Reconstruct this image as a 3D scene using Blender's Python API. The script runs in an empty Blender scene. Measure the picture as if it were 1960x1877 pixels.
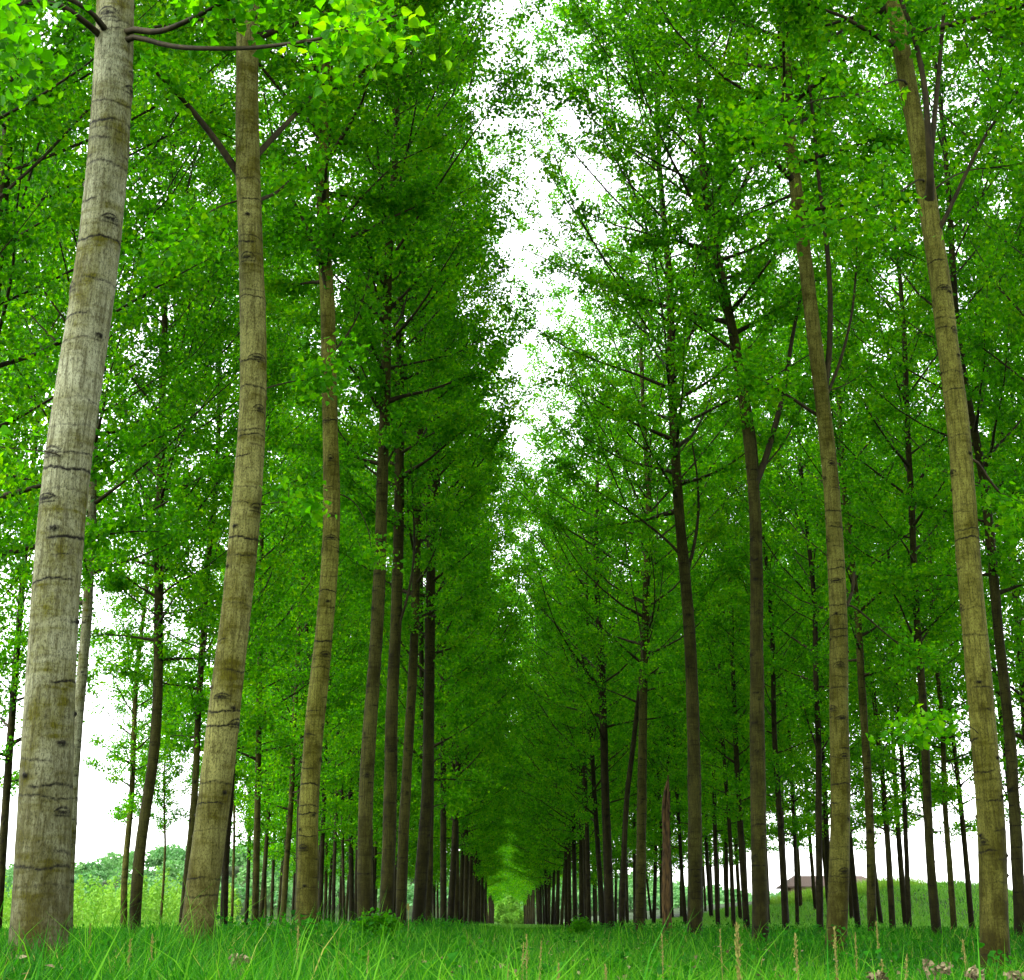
import bpy, math, random
import numpy as np
from mathutils import Matrix

rng = np.random.default_rng(11)
random.seed(11)
SC = bpy.context.scene
COL = SC.collection
F, CX, CY = 2770.0, 980.0, 938.5          # focal length and centre in 1960-px units of the photograph
PITCH, YAW, CAMZ = math.radians(16.72), math.radians(0.30), 0.50

# ------------------------------------------------------------------ camera
fw = np.array([math.sin(YAW) * math.cos(PITCH), math.cos(YAW) * math.cos(PITCH), math.sin(PITCH)])
rt = np.array([math.cos(YAW), -math.sin(YAW), 0.0])
up = np.cross(rt, fw)
cam_d = bpy.data.cameras.new("camera")
cam = bpy.data.objects.new("camera", cam_d)
COL.objects.link(cam)
cam.matrix_world = Matrix(((rt[0], up[0], -fw[0], 0), (rt[1], up[1], -fw[1], 0), (rt[2], up[2], -fw[2], CAMZ), (0, 0, 0, 1)))
cam_d.sensor_width = 36.0
cam_d.lens = 36.0 * F / 1960.0
cam_d.clip_start, cam_d.clip_end = 0.05, 6000.0
SC.camera = cam


def at(u, v, y):
    """World point at distance y down the lane that the photograph shows at (u, v)."""
    d = rt * (u - CX) + up * (CY - v) + fw * F
    k = y / d[1]
    return np.array([d[0] * k, y, CAMZ + d[2] * k])


def y_of_row(u, x):
    d = rt * (u - CX) + up * (CY - 1770.0) + fw * F
    return x * d[1] / d[0]


def ground_z(x, y):
    x, y = np.asarray(x, float), np.asarray(y, float)
    z = 0.05 * np.sin(x * 0.9 + 1.3) * np.sin(y * 0.5) + 0.03 * np.sin(x * 2.3 + y * 1.7) - 0.02
    z = z + 0.10 * np.exp(-((x + 3.0) / 2.2) ** 2) - 0.10 * np.exp(-((x - 6) / 3.5) ** 2 - ((y - 16) / 9) ** 2)
    z = z + 0.12 * np.clip((y - 15) / 40, 0, 1)
    top = np.interp(x, [10, 20, 27.5, 34, 43, 45.5, 54, 100, 300], [0, 0.9, 2.3, 3.6, 3.7, 2.5, 2.15, 1.7, 0])
    top = top * (1 + 0.10 * np.sin(x * 0.31 + 1) + 0.05 * np.sin(x * 0.9))
    s = np.clip((y - 95) / 50, 0, 1)
    return z + top * s * s * (3 - 2 * s)


# ------------------------------------------------------------------ mesh helpers
def mesh(name, V, faces, mats, midx=None, attrs=None, smooth=True):
    """faces: list of (n, k) int arrays; midx: material index for each array."""
    me = bpy.data.meshes.new(name)
    V = np.asarray(V, np.float32)
    faces = [np.asarray(f, np.int32) for f in faces if len(f)]
    me.vertices.add(len(V))
    me.vertices.foreach_set("co", V.ravel())
    loops = np.concatenate([f.ravel() for f in faces])
    tot = np.concatenate([np.full(len(f), f.shape[1], np.int32) for f in faces])
    start = np.concatenate([[0], np.cumsum(tot)[:-1]]).astype(np.int32)
    me.loops.add(len(loops))
    me.loops.foreach_set("vertex_index", loops)
    me.polygons.add(len(tot))
    me.polygons.foreach_set("loop_start", start)
    me.polygons.foreach_set("loop_total", tot)
    for m in mats:
        me.materials.append(m)
    if midx is not None:
        mi = np.concatenate([np.full(len(f), k, np.int32) for f, k in zip(faces, midx)])
        me.polygons.foreach_set("material_index", mi)
    for k, a in (attrs or {}).items():
        at_ = me.attributes.new(k, "FLOAT", "POINT")
        at_.data.foreach_set("value", np.asarray(a, np.float32))
    me.polygons.foreach_set("use_smooth", np.full(len(tot), smooth))
    me.update(calc_edges=True)
    return me


def link(name, me, parent=None, loc=None):
    o = bpy.data.objects.new(name, me)
    COL.objects.link(o)
    if parent is not None:
        o.parent = parent
    if loc is not None:
        o.location = loc
    return o


def tag(o, label, cat, group=None):
    o["label"], o["category"] = label, cat
    if group:
        o["group"] = group
    return o


def kind(o, k):
    o["kind"] = k
    return o


def resample(P, n):
    P = np.asarray(P, float)
    d = np.concatenate([[0], np.cumsum(np.linalg.norm(np.diff(P, axis=0), axis=1))])
    s = np.linspace(0, d[-1], n)
    Q = np.stack([np.interp(s, d, P[:, i]) for i in range(3)], 1)
    for _ in range(2):
        Q[1:-1] = 0.25 * Q[:-2] + 0.5 * Q[1:-1] + 0.25 * Q[2:]
    return Q


class Tubes:
    """Collects tapered tubes (branches and twigs) of one mesh."""

    def __init__(self):
        self.V, self.Q, self.T, self.n = [], [], [], 0

    def add(self, P, r, k):
        P = np.asarray(P, float)
        n = len(P)
        t = np.gradient(P, axis=0)
        t /= np.linalg.norm(t, axis=1)[:, None] + 1e-9
        ref = np.array([0.31, 0.17, 0.93]) if abs(t[0][2]) < 0.9 else np.array([1.0, 0.1, 0.0])
        a = np.cross(t, ref)
        a /= np.linalg.norm(a, axis=1)[:, None] + 1e-9
        b = np.cross(t, a)
        ph = np.arange(k) * 2 * math.pi / k
        R = np.asarray(r, float)[:, None, None]
        V = P[:, None, :] + R * (np.cos(ph)[None, :, None] * a[:, None, :] + np.sin(ph)[None, :, None] * b[:, None, :])
        self.V.append(V.reshape(-1, 3))
        i = np.arange(n - 1)[:, None] * k
        j = np.arange(k)[None, :]
        j2 = (j + 1) % k
        self.Q.append(np.stack([i + j, i + j2, i + k + j2, i + k + j], -1).reshape(-1, 4) + self.n)
        self.n += n * k

    def arrays(self):
        if not self.V:
            return np.zeros((0, 3)), np.zeros((0, 4), int)
        return np.concatenate(self.V), np.concatenate(self.Q)


# ------------------------------------------------------------------ materials
def new_mat(name):
    m = bpy.data.materials.new(name)
    m.use_nodes = True
    nt = m.node_tree
    nt.nodes.clear()
    return m, nt, nt.nodes.new, nt.links.new


def ramp(nd, stops):
    r = nd("ShaderNodeValToRGB")
    e = r.color_ramp.elements
    while len(e) < len(stops):
        e.new(0.5)
    for s, (p, c) in zip(e, stops):
        s.position, s.color = p, (*c, 1)
    return r


def leafy(name, cols, trans, mixf=0.42, rough=0.5, spec=0.12, attr="tint", clump=0.0):
    """Thin leaf: a soft sheen over diffuse, and light let through."""
    m, nt, nd, ln = new_mat(name)
    out = nd("ShaderNodeOutputMaterial")
    a = nd("ShaderNodeAttribute")
    a.attribute_name = attr
    src = a.outputs["Fac"]
    if clump:
        g = nd("ShaderNodeNewGeometry")
        n = nd("ShaderNodeTexNoise")
        n.inputs["Scale"].default_value = 0.55
        n.inputs["Detail"].default_value = 2.0
        ln(g.outputs["Position"], n.inputs["Vector"])
        mp = nd("ShaderNodeMapRange")
        mp.inputs[1].default_value, mp.inputs[2].default_value = 0.3, 0.7
        mp.inputs[3].default_value, mp.inputs[4].default_value = -clump, clump
        ln(n.outputs["Fac"], mp.inputs[0])
        ad = nd("ShaderNodeMath")
        ad.operation = "ADD"
        ad.use_clamp = True
        ln(src, ad.inputs[0])
        ln(mp.outputs[0], ad.inputs[1])
        src = ad.outputs[0]
    r1, r2 = ramp(nd, cols), ramp(nd, trans)
    ln(src, r1.inputs[0])
    ln(src, r2.inputs[0])
    p = nd("ShaderNodeBsdfPrincipled")
    p.inputs["Roughness"].default_value = rough
    p.inputs["Specular IOR Level"].default_value = spec
    ln(r1.outputs[0], p.inputs["Base Color"])
    t = nd("ShaderNodeBsdfTranslucent")
    ln(r2.outputs[0], t.inputs["Color"])
    mx = nd("ShaderNodeMixShader")
    mx.inputs[0].default_value = mixf
    ln(p.outputs[0], mx.inputs[1])
    ln(t.outputs[0], mx.inputs[2])
    ln(mx.outputs[0], out.inputs["Surface"])
    return m


def bark(name, pale, olive, brown, dark, moss_h=3.5):
    m, nt, nd, ln = new_mat(name)
    out = nd("ShaderNodeOutputMaterial")
    p = nd("ShaderNodeBsdfPrincipled")
    p.inputs["Roughness"].default_value = 0.75
    p.inputs["Specular IOR Level"].default_value = 0.06
    tc = nd("ShaderNodeTexCoord")
    oi = nd("ShaderNodeObjectInfo")
    off = nd("ShaderNodeVectorMath")
    off.operation = "MULTIPLY_ADD"
    off.inputs[1].default_value = (17.0, 9.0, 5.0)
    ln(oi.outputs["Random"], off.inputs[0])
    ln(tc.outputs["Object"], off.inputs[2])
    sep = nd("ShaderNodeSeparateXYZ")
    ln(tc.outputs["Object"], sep.inputs[0])

    def noise(scale, vec, detail=4.0, rough=0.6):
        mp = nd("ShaderNodeMapping")
        mp.inputs["Scale"].default_value = vec
        ln(off.outputs[0], mp.inputs["Vector"])
        n = nd("ShaderNodeTexNoise")
        n.inputs["Scale"].default_value = scale
        n.inputs["Detail"].default_value = detail
        n.inputs["Roughness"].default_value = rough
        ln(mp.outputs[0], n.inputs["Vector"])
        return n.outputs["Fac"]

    def mathn(op, a, b, clamp=False):
        x = nd("ShaderNodeMath")
        x.operation = op
        x.use_clamp = clamp
        for k, v in ((0, a), (1, b)):
            if isinstance(v, (int, float)):
                x.inputs[k].default_value = v
            else:
                ln(v, x.inputs[k])
        return x.outputs[0]

    def rng_(v, a, b, c, d):
        x = nd("ShaderNodeMapRange")
        for i, q in enumerate((a, b, c, d)):
            x.inputs[i + 1].default_value = q
        ln(v, x.inputs[0])
        return x.outputs[0]

    def mixc(f, a, b):
        x = nd("ShaderNodeMix")
        x.data_type = "RGBA"
        if isinstance(f, (int, float)):
            x.inputs[0].default_value = f
        else:
            ln(f, x.inputs[0])
        for k, v in ((6, a), (7, b)):
            if isinstance(v, tuple):
                x.inputs[k].default_value = (*v, 1)
            else:
                ln(v, x.inputs[k])
        return x.outputs[2]

    blot = noise(1.7, (1, 1, 0.6), 6, 0.65)
    patch = noise(6.0, (1, 1, 0.55), 6, 0.7)
    band = noise(9.0, (0.25, 0.25, 1.6), 4, 0.6)
    streak = noise(34.0, (1, 1, 0.10), 3, 0.7)
    grain = noise(48.0, (1, 1, 0.8), 4, 0.75)
    fine = noise(130.0, (1, 1, 0.35), 2, 0.6)
    lowz = rng_(sep.outputs[2], 0.0, moss_h, 1.0, 0.0)
    moss = mathn("ADD", rng_(blot, 0.40, 0.58, -0.1, 0.9), mathn("MULTIPLY", lowz, 0.5), True)
    moss = mathn("ADD", mathn("MULTIPLY", moss, rng_(patch, 0.35, 0.6, 0.35, 1.0)), rng_(band, 0.5, 0.72, 0.0, 0.55), True)
    c = mixc(moss, pale, olive)
    c = mixc(mathn("MULTIPLY", rng_(sep.outputs[2], 0.0, 2.3, 1.0, 0.0), rng_(patch, 0.35, 0.6, 0.5, 1.0), True), c, brown)
    c = mixc(rng_(streak, 0.45, 0.65, 0.0, 0.65), c, brown)
    c = mixc(rng_(grain, 0.50, 0.66, 0.0, 0.75), c, brown)
    c = mixc(rng_(fine, 0.50, 0.68, 0.0, 0.6), c, dark)
    at_ = nd("ShaderNodeAttribute")
    at_.attribute_name = "mark"
    mk = mathn("MULTIPLY", mathn("MULTIPLY", at_.outputs["Fac"], 1.7), rng_(grain, 0.36, 0.6, 0.45, 1.1), True)
    c = mixc(mk, c, dark)
    hs = nd("ShaderNodeMix")
    hs.data_type = "RGBA"
    hs.blend_type = "MULTIPLY"
    hs.inputs[0].default_value = 1.0
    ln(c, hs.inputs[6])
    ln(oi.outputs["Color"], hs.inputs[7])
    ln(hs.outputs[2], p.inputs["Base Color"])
    h = mathn("ADD", mathn("MULTIPLY", streak, 0.8), mathn("ADD", mathn("MULTIPLY", grain, 0.5), mathn("MULTIPLY", patch, 0.6)))
    bp = nd("ShaderNodeBump")
    bp.inputs["Strength"].default_value = 0.8
    bp.inputs["Distance"].default_value = 0.012
    ln(h, bp.inputs["Height"])
    ln(bp.outputs[0], p.inputs["Normal"])
    ln(p.outputs[0], out.inputs["Surface"])
    return m


def plain(name, c1, c2, scale=8.0, rough=0.85, stretch=(1, 1, 1), bump=0.3, spec=0.15, coord="Object"):
    m, nt, nd, ln = new_mat(name)
    out = nd("ShaderNodeOutputMaterial")
    p = nd("ShaderNodeBsdfPrincipled")
    p.inputs["Roughness"].default_value = rough
    p.inputs["Specular IOR Level"].default_value = spec
    tc = nd("ShaderNodeTexCoord")
    mp = nd("ShaderNodeMapping")
    mp.inputs["Scale"].default_value = stretch
    ln(tc.outputs[coord], mp.inputs["Vector"])
    n = nd("ShaderNodeTexNoise")
    n.inputs["Scale"].default_value = scale
    n.inputs["Detail"].default_value = 6.0
    ln(mp.outputs[0], n.inputs["Vector"])
    r = ramp(nd, [(0.32, c1), (0.68, c2)])
    ln(n.outputs["Fac"], r.inputs[0])
    ln(r.outputs[0], p.inputs["Base Color"])
    if bump:
        b = nd("ShaderNodeBump")
        b.inputs["Strength"].default_value = bump
        b.inputs["Distance"].default_value = 0.02
        ln(n.outputs["Fac"], b.inputs["Height"])
        ln(b.outputs[0], p.inputs["Normal"])
    ln(p.outputs[0], out.inputs["Surface"])
    return m


LEAF = leafy("poplar_leaf",
             [(0.0, (0.010, 0.066, 0.0003)), (0.5, (0.021, 0.122, 0.0005)), (1.0, (0.050, 0.165, 0.001))],
             [(0.0, (0.042, 0.22, 0.0002)), (0.5, (0.098, 0.43, 0.0004)), (1.0, (0.24, 0.54, 0.001))], 0.55, 0.45, 0.06, clump=0.34)
GRASS = leafy("grass_blade",
              [(0.0, (0.004, 0.042, 0.001)), (0.4, (0.011, 0.090, 0.0015)), (0.85, (0.060, 0.185, 0.006)), (1.0, (0.20, 0.17, 0.045))],
              [(0.0, (0.008, 0.08, 0.003)), (0.4, (0.022, 0.18, 0.0015)), (0.85, (0.12, 0.35, 0.008)), (1.0, (0.24, 0.22, 0.06))], 0.38, 0.6, 0.06)
FIELD = leafy("young_foliage",
              [(0.0, (0.070, 0.21, 0.02)), (1.0, (0.18, 0.34, 0.03))],
              [(0.0, (0.10, 0.32, 0.02)), (1.0, (0.25, 0.48, 0.03))], 0.4)
WOODS = leafy("hazed_foliage",  # distance haze painted into the leaf colour, paler than the near foliage
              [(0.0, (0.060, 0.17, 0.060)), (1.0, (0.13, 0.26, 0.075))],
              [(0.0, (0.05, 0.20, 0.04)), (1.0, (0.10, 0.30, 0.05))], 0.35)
STRAW = leafy("seed_straw", [(0.0, (0.07, 0.075, 0.014)), (1.0, (0.20, 0.19, 0.05))], [(0.0, (0.12, 0.10, 0.02)), (1.0, (0.22, 0.2, 0.05))], 0.25, 0.7)
DRIED = leafy("dried_leaf", [(0.0, (0.05, 0.045, 0.016)), (1.0, (0.17, 0.145, 0.08))], [(0.0, (0.05, 0.04, 0.02)), (1.0, (0.12, 0.1, 0.05))], 0.2, 0.8)
BARK = bark("poplar_bark", (0.158, 0.170, 0.115), (0.046, 0.048, 0.002), (0.018, 0.0165, 0.003), (0.004, 0.004, 0.002))
LIMB = plain("limb_bark", (0.008, 0.007, 0.002), (0.026, 0.022, 0.006), 14.0, 0.85, (1, 1, 0.4), 0.4)
SNAG = plain("dead_wood", (0.005, 0.003, 0.001), (0.070, 0.043, 0.013), 11.0, 0.9, (1, 1, 0.3), 0.9)
SOIL = plain("lane_soil", (0.008, 0.022, 0.004), (0.022, 0.045, 0.007), 3.0, 0.95, (1, 1, 1), 0.5)

# ------------------------------------------------------------------ trees
LEAF8 = np.array([(0, 0, 0), (-0.40, 0.10, 0.05), (-0.47, 0.34, 0.07), (-0.24, 0.68, 0.02), (0, 1.02, -0.10), (0.24, 0.68, 0.02), (0.47, 0.34, 0.07), (0.40, 0.10, 0.05)])
LEAF8_F = np.array([(0, 4, 3, 2, 1), (0, 7, 6, 5, 4)])
KITE = np.array([(0, 0, 0), (-0.48, 0.30, 0.10), (0, 1.0, -0.08), (0.48, 0.30, 0.10)])
KITE_F = np.array([(0, 2, 1), (0, 3, 2)])


def unit(a):
    return a / (np.linalg.norm(a, axis=-1, keepdims=True) + 1e-9)


def leaves(P, size, g, fine, flat=0.75):
    """Leaf blades at points P; returns vertices, faces, tint."""
    n = len(P)
    nrm = unit(g.normal(size=(n, 3)) * 0.75 + np.array([0, 0, flat]))
    ax = g.normal(size=(n, 3)) + np.array([0, 0, -0.7])
    ax = unit(ax - nrm * np.sum(ax * nrm, 1, keepdims=True))
    w = np.cross(ax, nrm)
    s = (size * g.uniform(0.65, 1.25, n))[:, None, None]
    T, Fc = (LEAF8, LEAF8_F) if fine else (KITE, KITE_F)
    V = P[:, None, :] + s * (T[None, :, 0:1] * w[:, None, :] + T[None, :, 1:2] * ax[:, None, :] + T[None, :, 2:3] * nrm[:, None, :])
    Fa = Fc[None] + (np.arange(n) * len(T))[:, None, None]
    tint = np.repeat(np.clip(g.normal(0.45, 0.26, n), 0, 1), len(T))
    return V.reshape(-1, 3), Fa.reshape(-1, Fc.shape[1]), tint


def trunk_mesh(name, C, R, g, seg, dz_low, dz_high, z_fine, marks=True, lump=1.0):
    """Trunk along centreline C (world-aligned, local origin at the base) with radii R."""
    L = C[-1, 2]
    z = np.concatenate([np.arange(-0.25, z_fine, dz_low), np.arange(z_fine, L, dz_high), [L]])
    cx, cy, r = np.interp(z, C[:, 2], C[:, 0]), np.interp(z, C[:, 2], C[:, 1]), np.interp(z, C[:, 2], R)
    cx = np.where(z < C[0, 2], C[0, 0], cx)
    ph = np.arange(seg) * 2 * math.pi / seg
    Z, PH = np.meshgrid(z, ph, indexing="ij")
    D = np.zeros_like(Z)
    M = np.zeros_like(Z)
    rr = r[:, None]
    flare = np.exp(-np.clip(Z + 0.05, 0, None) / 0.22)
    D += rr * flare * (0.20 + 0.09 * np.cos(3 * PH + g.uniform(0, 6)) + 0.06 * np.cos(5 * PH + g.uniform(0, 6)))
    for k in range(7):
        D += rr * 0.012 * lump * np.cos(g.integers(1, 5) * PH + g.uniform(0, 6) + g.uniform(0.6, 4.0) * Z)
    if marks:
        zz = g.uniform(0.15, 0.4)
        while zz < z_fine:
            p0, span = g.uniform(0, 6.28), g.uniform(0.5, 3.6)
            dp = np.abs((PH - p0 + math.pi) % (2 * math.pi) - math.pi)
            wob = 0.012 * np.sin(2 * PH + g.uniform(0, 6)) + 0.005 * np.sin(5 * PH + g.uniform(0, 6)) + 0.003 * np.sin(13 * PH + g.uniform(0, 6))
            h = g.uniform(0.006, 0.013)
            band = np.exp(-((Z - zz - wob) / h) ** 2) * np.clip((span - dp) / 0.5, 0, 1)
            M = np.maximum(M, band * g.uniform(0.25, 0.95))
            D += 0.0022 * np.exp(-((Z - zz - wob + 0.02) / 0.03) ** 2) * np.clip((span - dp) / 0.5, 0, 1) - 0.0012 * band
            zz += g.uniform(0.06, 0.34)
        zz = g.uniform(0.8, 1.6)
        while zz < z_fine:                                   # scars where pruned limbs stood: an arched brow over an eye
            p0 = g.uniform(0, 6.28)
            dp = ((PH - p0 + math.pi) % (2 * math.pi) - math.pi) * rr
            w, h = g.uniform(0.05, 0.11), g.uniform(0.022, 0.05)
            q = dp / w
            eye = np.exp(-((q * 1.25) ** 2 + ((Z - zz) / (h * 0.62)) ** 2) ** 2)
            brow = np.exp(-((Z - zz - h * (1.35 - 1.15 * q * q)) / 0.009) ** 2) * np.clip((1.25 - np.abs(q)) * 3, 0, 1)
            low = np.exp(-((Z - zz + h * 0.95) / 0.008) ** 2) * np.clip((1.3 - np.abs(q)) * 2, 0, 1) * 0.7
            M = np.maximum(M, np.maximum(eye * g.uniform(0.5, 0.95), np.maximum(brow * 0.85, low)))
            D += 0.012 * np.exp(-(q * q + ((Z - zz) / (h * 1.7)) ** 2)) - 0.008 * eye * 0.4
            zz += g.uniform(0.15, 0.8)
        for zz in np.arange(0.9, z_fine, 0.21):                  # small dark twig knots standing out of the bark
            if g.uniform() < 0.55:
                dp = np.abs((PH - g.choice([0.0, 3.1, g.uniform(0, 6.28)]) - g.normal() * 0.35 + math.pi) % (2 * math.pi) - math.pi) * rr
                k = np.exp(-((dp / 0.020) ** 2 + ((Z - zz) / 0.016) ** 2))
                D += 0.020 * k
                M = np.maximum(M, np.exp(-((dp / 0.036) ** 2 + ((Z - zz) / 0.022) ** 2)))
    X = cx[:, None] + (rr + D) * np.cos(PH)
    Y = cy[:, None] + (rr + D) * np.sin(PH)
    V = np.stack([X, Y, Z], -1).reshape(-1, 3)
    n = len(z)
    i = np.arange(n - 1)[:, None] * seg
    j = np.arange(seg)[None, :]
    j2 = (j + 1) % seg
    Q = np.stack([i + j, i + j2, i + seg + j2, i + seg + j], -1).reshape(-1, 4)
    return mesh(name, V, [Q], [BARK], attrs={"mark": M.ravel()})


class Limb:
    def __init__(self, P, r):
        self.P, self.r, self.twigs = P, r, []


def grow(C, R, H, zb, rad, g, nb, twig_n, xlo=-99, xhi=99, x0=0.0, custom=(), droop=0.25):
    """Limbs with side twigs for a trunk C (local); rad is the crown's reach."""
    limbs = []

    def twigs_for(lb, n, s0=0.06):
        P = lb.P
        tot = np.linalg.norm(np.diff(P, axis=0), axis=1).sum()
        for _ in range(n):
            s = s0 + (1 - s0) * g.uniform() ** 0.9
            f = s * (len(P) - 1)
            i = min(int(f), len(P) - 2)
            p = P[i] + (P[i + 1] - P[i]) * (f - i)
            t = unit(P[i + 1] - P[i])
            side = unit(g.normal(size=3) * np.array([1, 1, 0.55]))
            d = unit(t * g.uniform(0.5, 1.1) + side * 0.9)
            ln_ = g.uniform(0.35, 1.0) * min(1.35, 0.35 + tot * 0.25) * (1.15 - 0.45 * s)
            q = [p]
            for k in range(3):
                q.append(q[-1] + d * ln_ / 3)
                d = unit(d + np.array([0, 0, g.uniform(-0.25, 0.2) * droop * 2]) + g.normal(size=3) * 0.12)
            lb.twigs.append(np.array(q))

    for c in custom:
        lb = Limb(c["P"], c["r"])
        limbs.append(lb)
        if c.get("twigs"):
            twigs_for(lb, c["twigs"], c.get("s0", 0.3))
    az = g.uniform(0, 6.28)
    for k in range(nb):
        t = ((k + g.uniform(0.2, 0.8)) / nb) ** 0.85
        z0 = zb + (H - 0.8 - zb) * t ** 0.95
        az += 2.4 + g.normal() * 0.35
        p0 = np.array([np.interp(z0, C[:, 2], C[:, 0]), np.interp(z0, C[:, 2], C[:, 1]), z0])
        rt0 = np.interp(z0, C[:, 2], R)
        e0 = math.radians(g.uniform(12, 40) + 28 * t - 18 * max(0, 1 - t / 0.18))
        reach = rad * np.interp(t, [0, 0.15, 0.3, 0.8, 1.0], [0.55, 0.80, 1.0, 0.92, 0.30]) * g.uniform(0.72, 1.12)
        ca, sa = math.cos(az), math.sin(az)
        xe = x0 + p0[0] + ca * reach
        rag = g.normal() * 0.55
        if xe > xhi + rag and ca > 0:
            reach *= max(0.25, (xhi + rag - x0 - p0[0]) / (ca * reach))
        if xe < xlo + rag and ca < 0:
            reach *= max(0.25, (xlo + rag - x0 - p0[0]) / (ca * reach))
        L = reach / math.cos(min(e0 + 0.2, 1.2)) * 0.95
        n = 7
        pts, e, a = [p0], e0, az
        for i in range(n - 1):
            pts.append(pts[-1] + np.array([math.cos(e) * math.cos(a), math.cos(e) * math.sin(a), math.sin(e)]) * L / (n - 1))
            e += math.radians(g.uniform(-3, 13)) - (0.05 if t < 0.15 else 0)
            a += g.normal() * 0.10
        P = np.array(pts)
        r0 = min(rt0 * g.uniform(0.22, 0.42), 0.012 + 0.014 * L)
        lb = Limb(P, np.linspace(r0, 0.006, n) ** 1.0)
        twigs_for(lb, int(twig_n * np.clip(0.45 + 0.2 * L, 0.6, 1.35)))
        limbs.append(lb)
    tip = Limb(C[-6:], np.linspace(0.03, 0.006, len(C[-6:])))
    twigs_for(tip, twig_n)
    limbs.append(tip)
    return limbs


def limb_mesh(name, lb, sides=6):
    T = Tubes()
    r = np.array(lb.r, float)
    r[0] *= 1.7
    r[1] *= 1.2
    T.add(lb.P, r, sides)
    for q in lb.twigs:
        T.add(q, np.linspace(0.0065, 0.0025, len(q)), 3)
    V, Q = T.arrays()
    return mesh(name, V, [Q], [LIMB])


def crown_mesh(name, limbs, wood, g, per_twig, size, fine, spread=0.13, tw=0.006):
    T = Tubes()
    for lb in wood:
        T.add(lb.P, lb.r, 5)
        for q in lb.twigs:
            T.add(q, np.linspace(tw, tw * 0.4, len(q)), 3)
    pts = []
    for lb in limbs:
        for q in lb.twigs:
            n = max(2, int(per_twig * g.uniform(0.6, 1.4)))
            f = np.clip(g.uniform(0.1, 1.15, n) ** 0.75, 0, 1) * (len(q) - 1)
            i = np.minimum(f.astype(int), len(q) - 2)
            p = q[i] + (q[i + 1] - q[i]) * (f - i)[:, None]
            pts.append(p + g.normal(size=(n, 3)) * np.array([spread, spread, spread * 0.6]) - np.array([0, 0, 0.03]))
    P = np.concatenate(pts)
    LV, LF, tint = leaves(P, size, g, fine, 0.75 if fine else 0.30)
    V, Q = T.arrays()
    nv = len(V)
    return mesh(name, np.concatenate([V, LV]), [Q, LF + nv], [LIMB, LEAF], [0, 1],
                {"tint": np.concatenate([np.zeros(nv), tint])}, smooth=False)


def straight(H, g, amp=0.25):
    z = np.linspace(-0.3, H, 30)
    a, b = g.uniform(0, 6.28), g.uniform(0.1, 0.22)
    s = amp * (np.sin(z * b + a) - math.sin(a)) + g.normal() * 0.02 * z
    c = amp * 0.6 * (np.sin(z * b * 1.2 + a * 2) - math.sin(a * 2))
    return np.stack([s, c, z], 1)


def taper(z, r0, H):
    q = np.clip(z / H, 0, 1)
    return np.maximum(r0 * (1 - 0.60 * q) * np.sqrt(np.clip(1.0 - q ** 5, 0, 1)), 0.012)


CENSUS = []
ORD = "first second third fourth fifth sixth seventh eighth ninth tenth eleventh twelfth thirteenth fourteenth fifteenth sixteenth".split()
ROWS = {-3.0: "front row left of the lane", 5.3: "front row right of the lane", -10.0: "second row left of the lane", 12.3: "second row right of the lane",
        -17.0: "third row left of the lane", 19.3: "third row right of the lane", 26.3: "fourth row right of the lane", -24.0: "fourth row left of the lane"}


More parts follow.
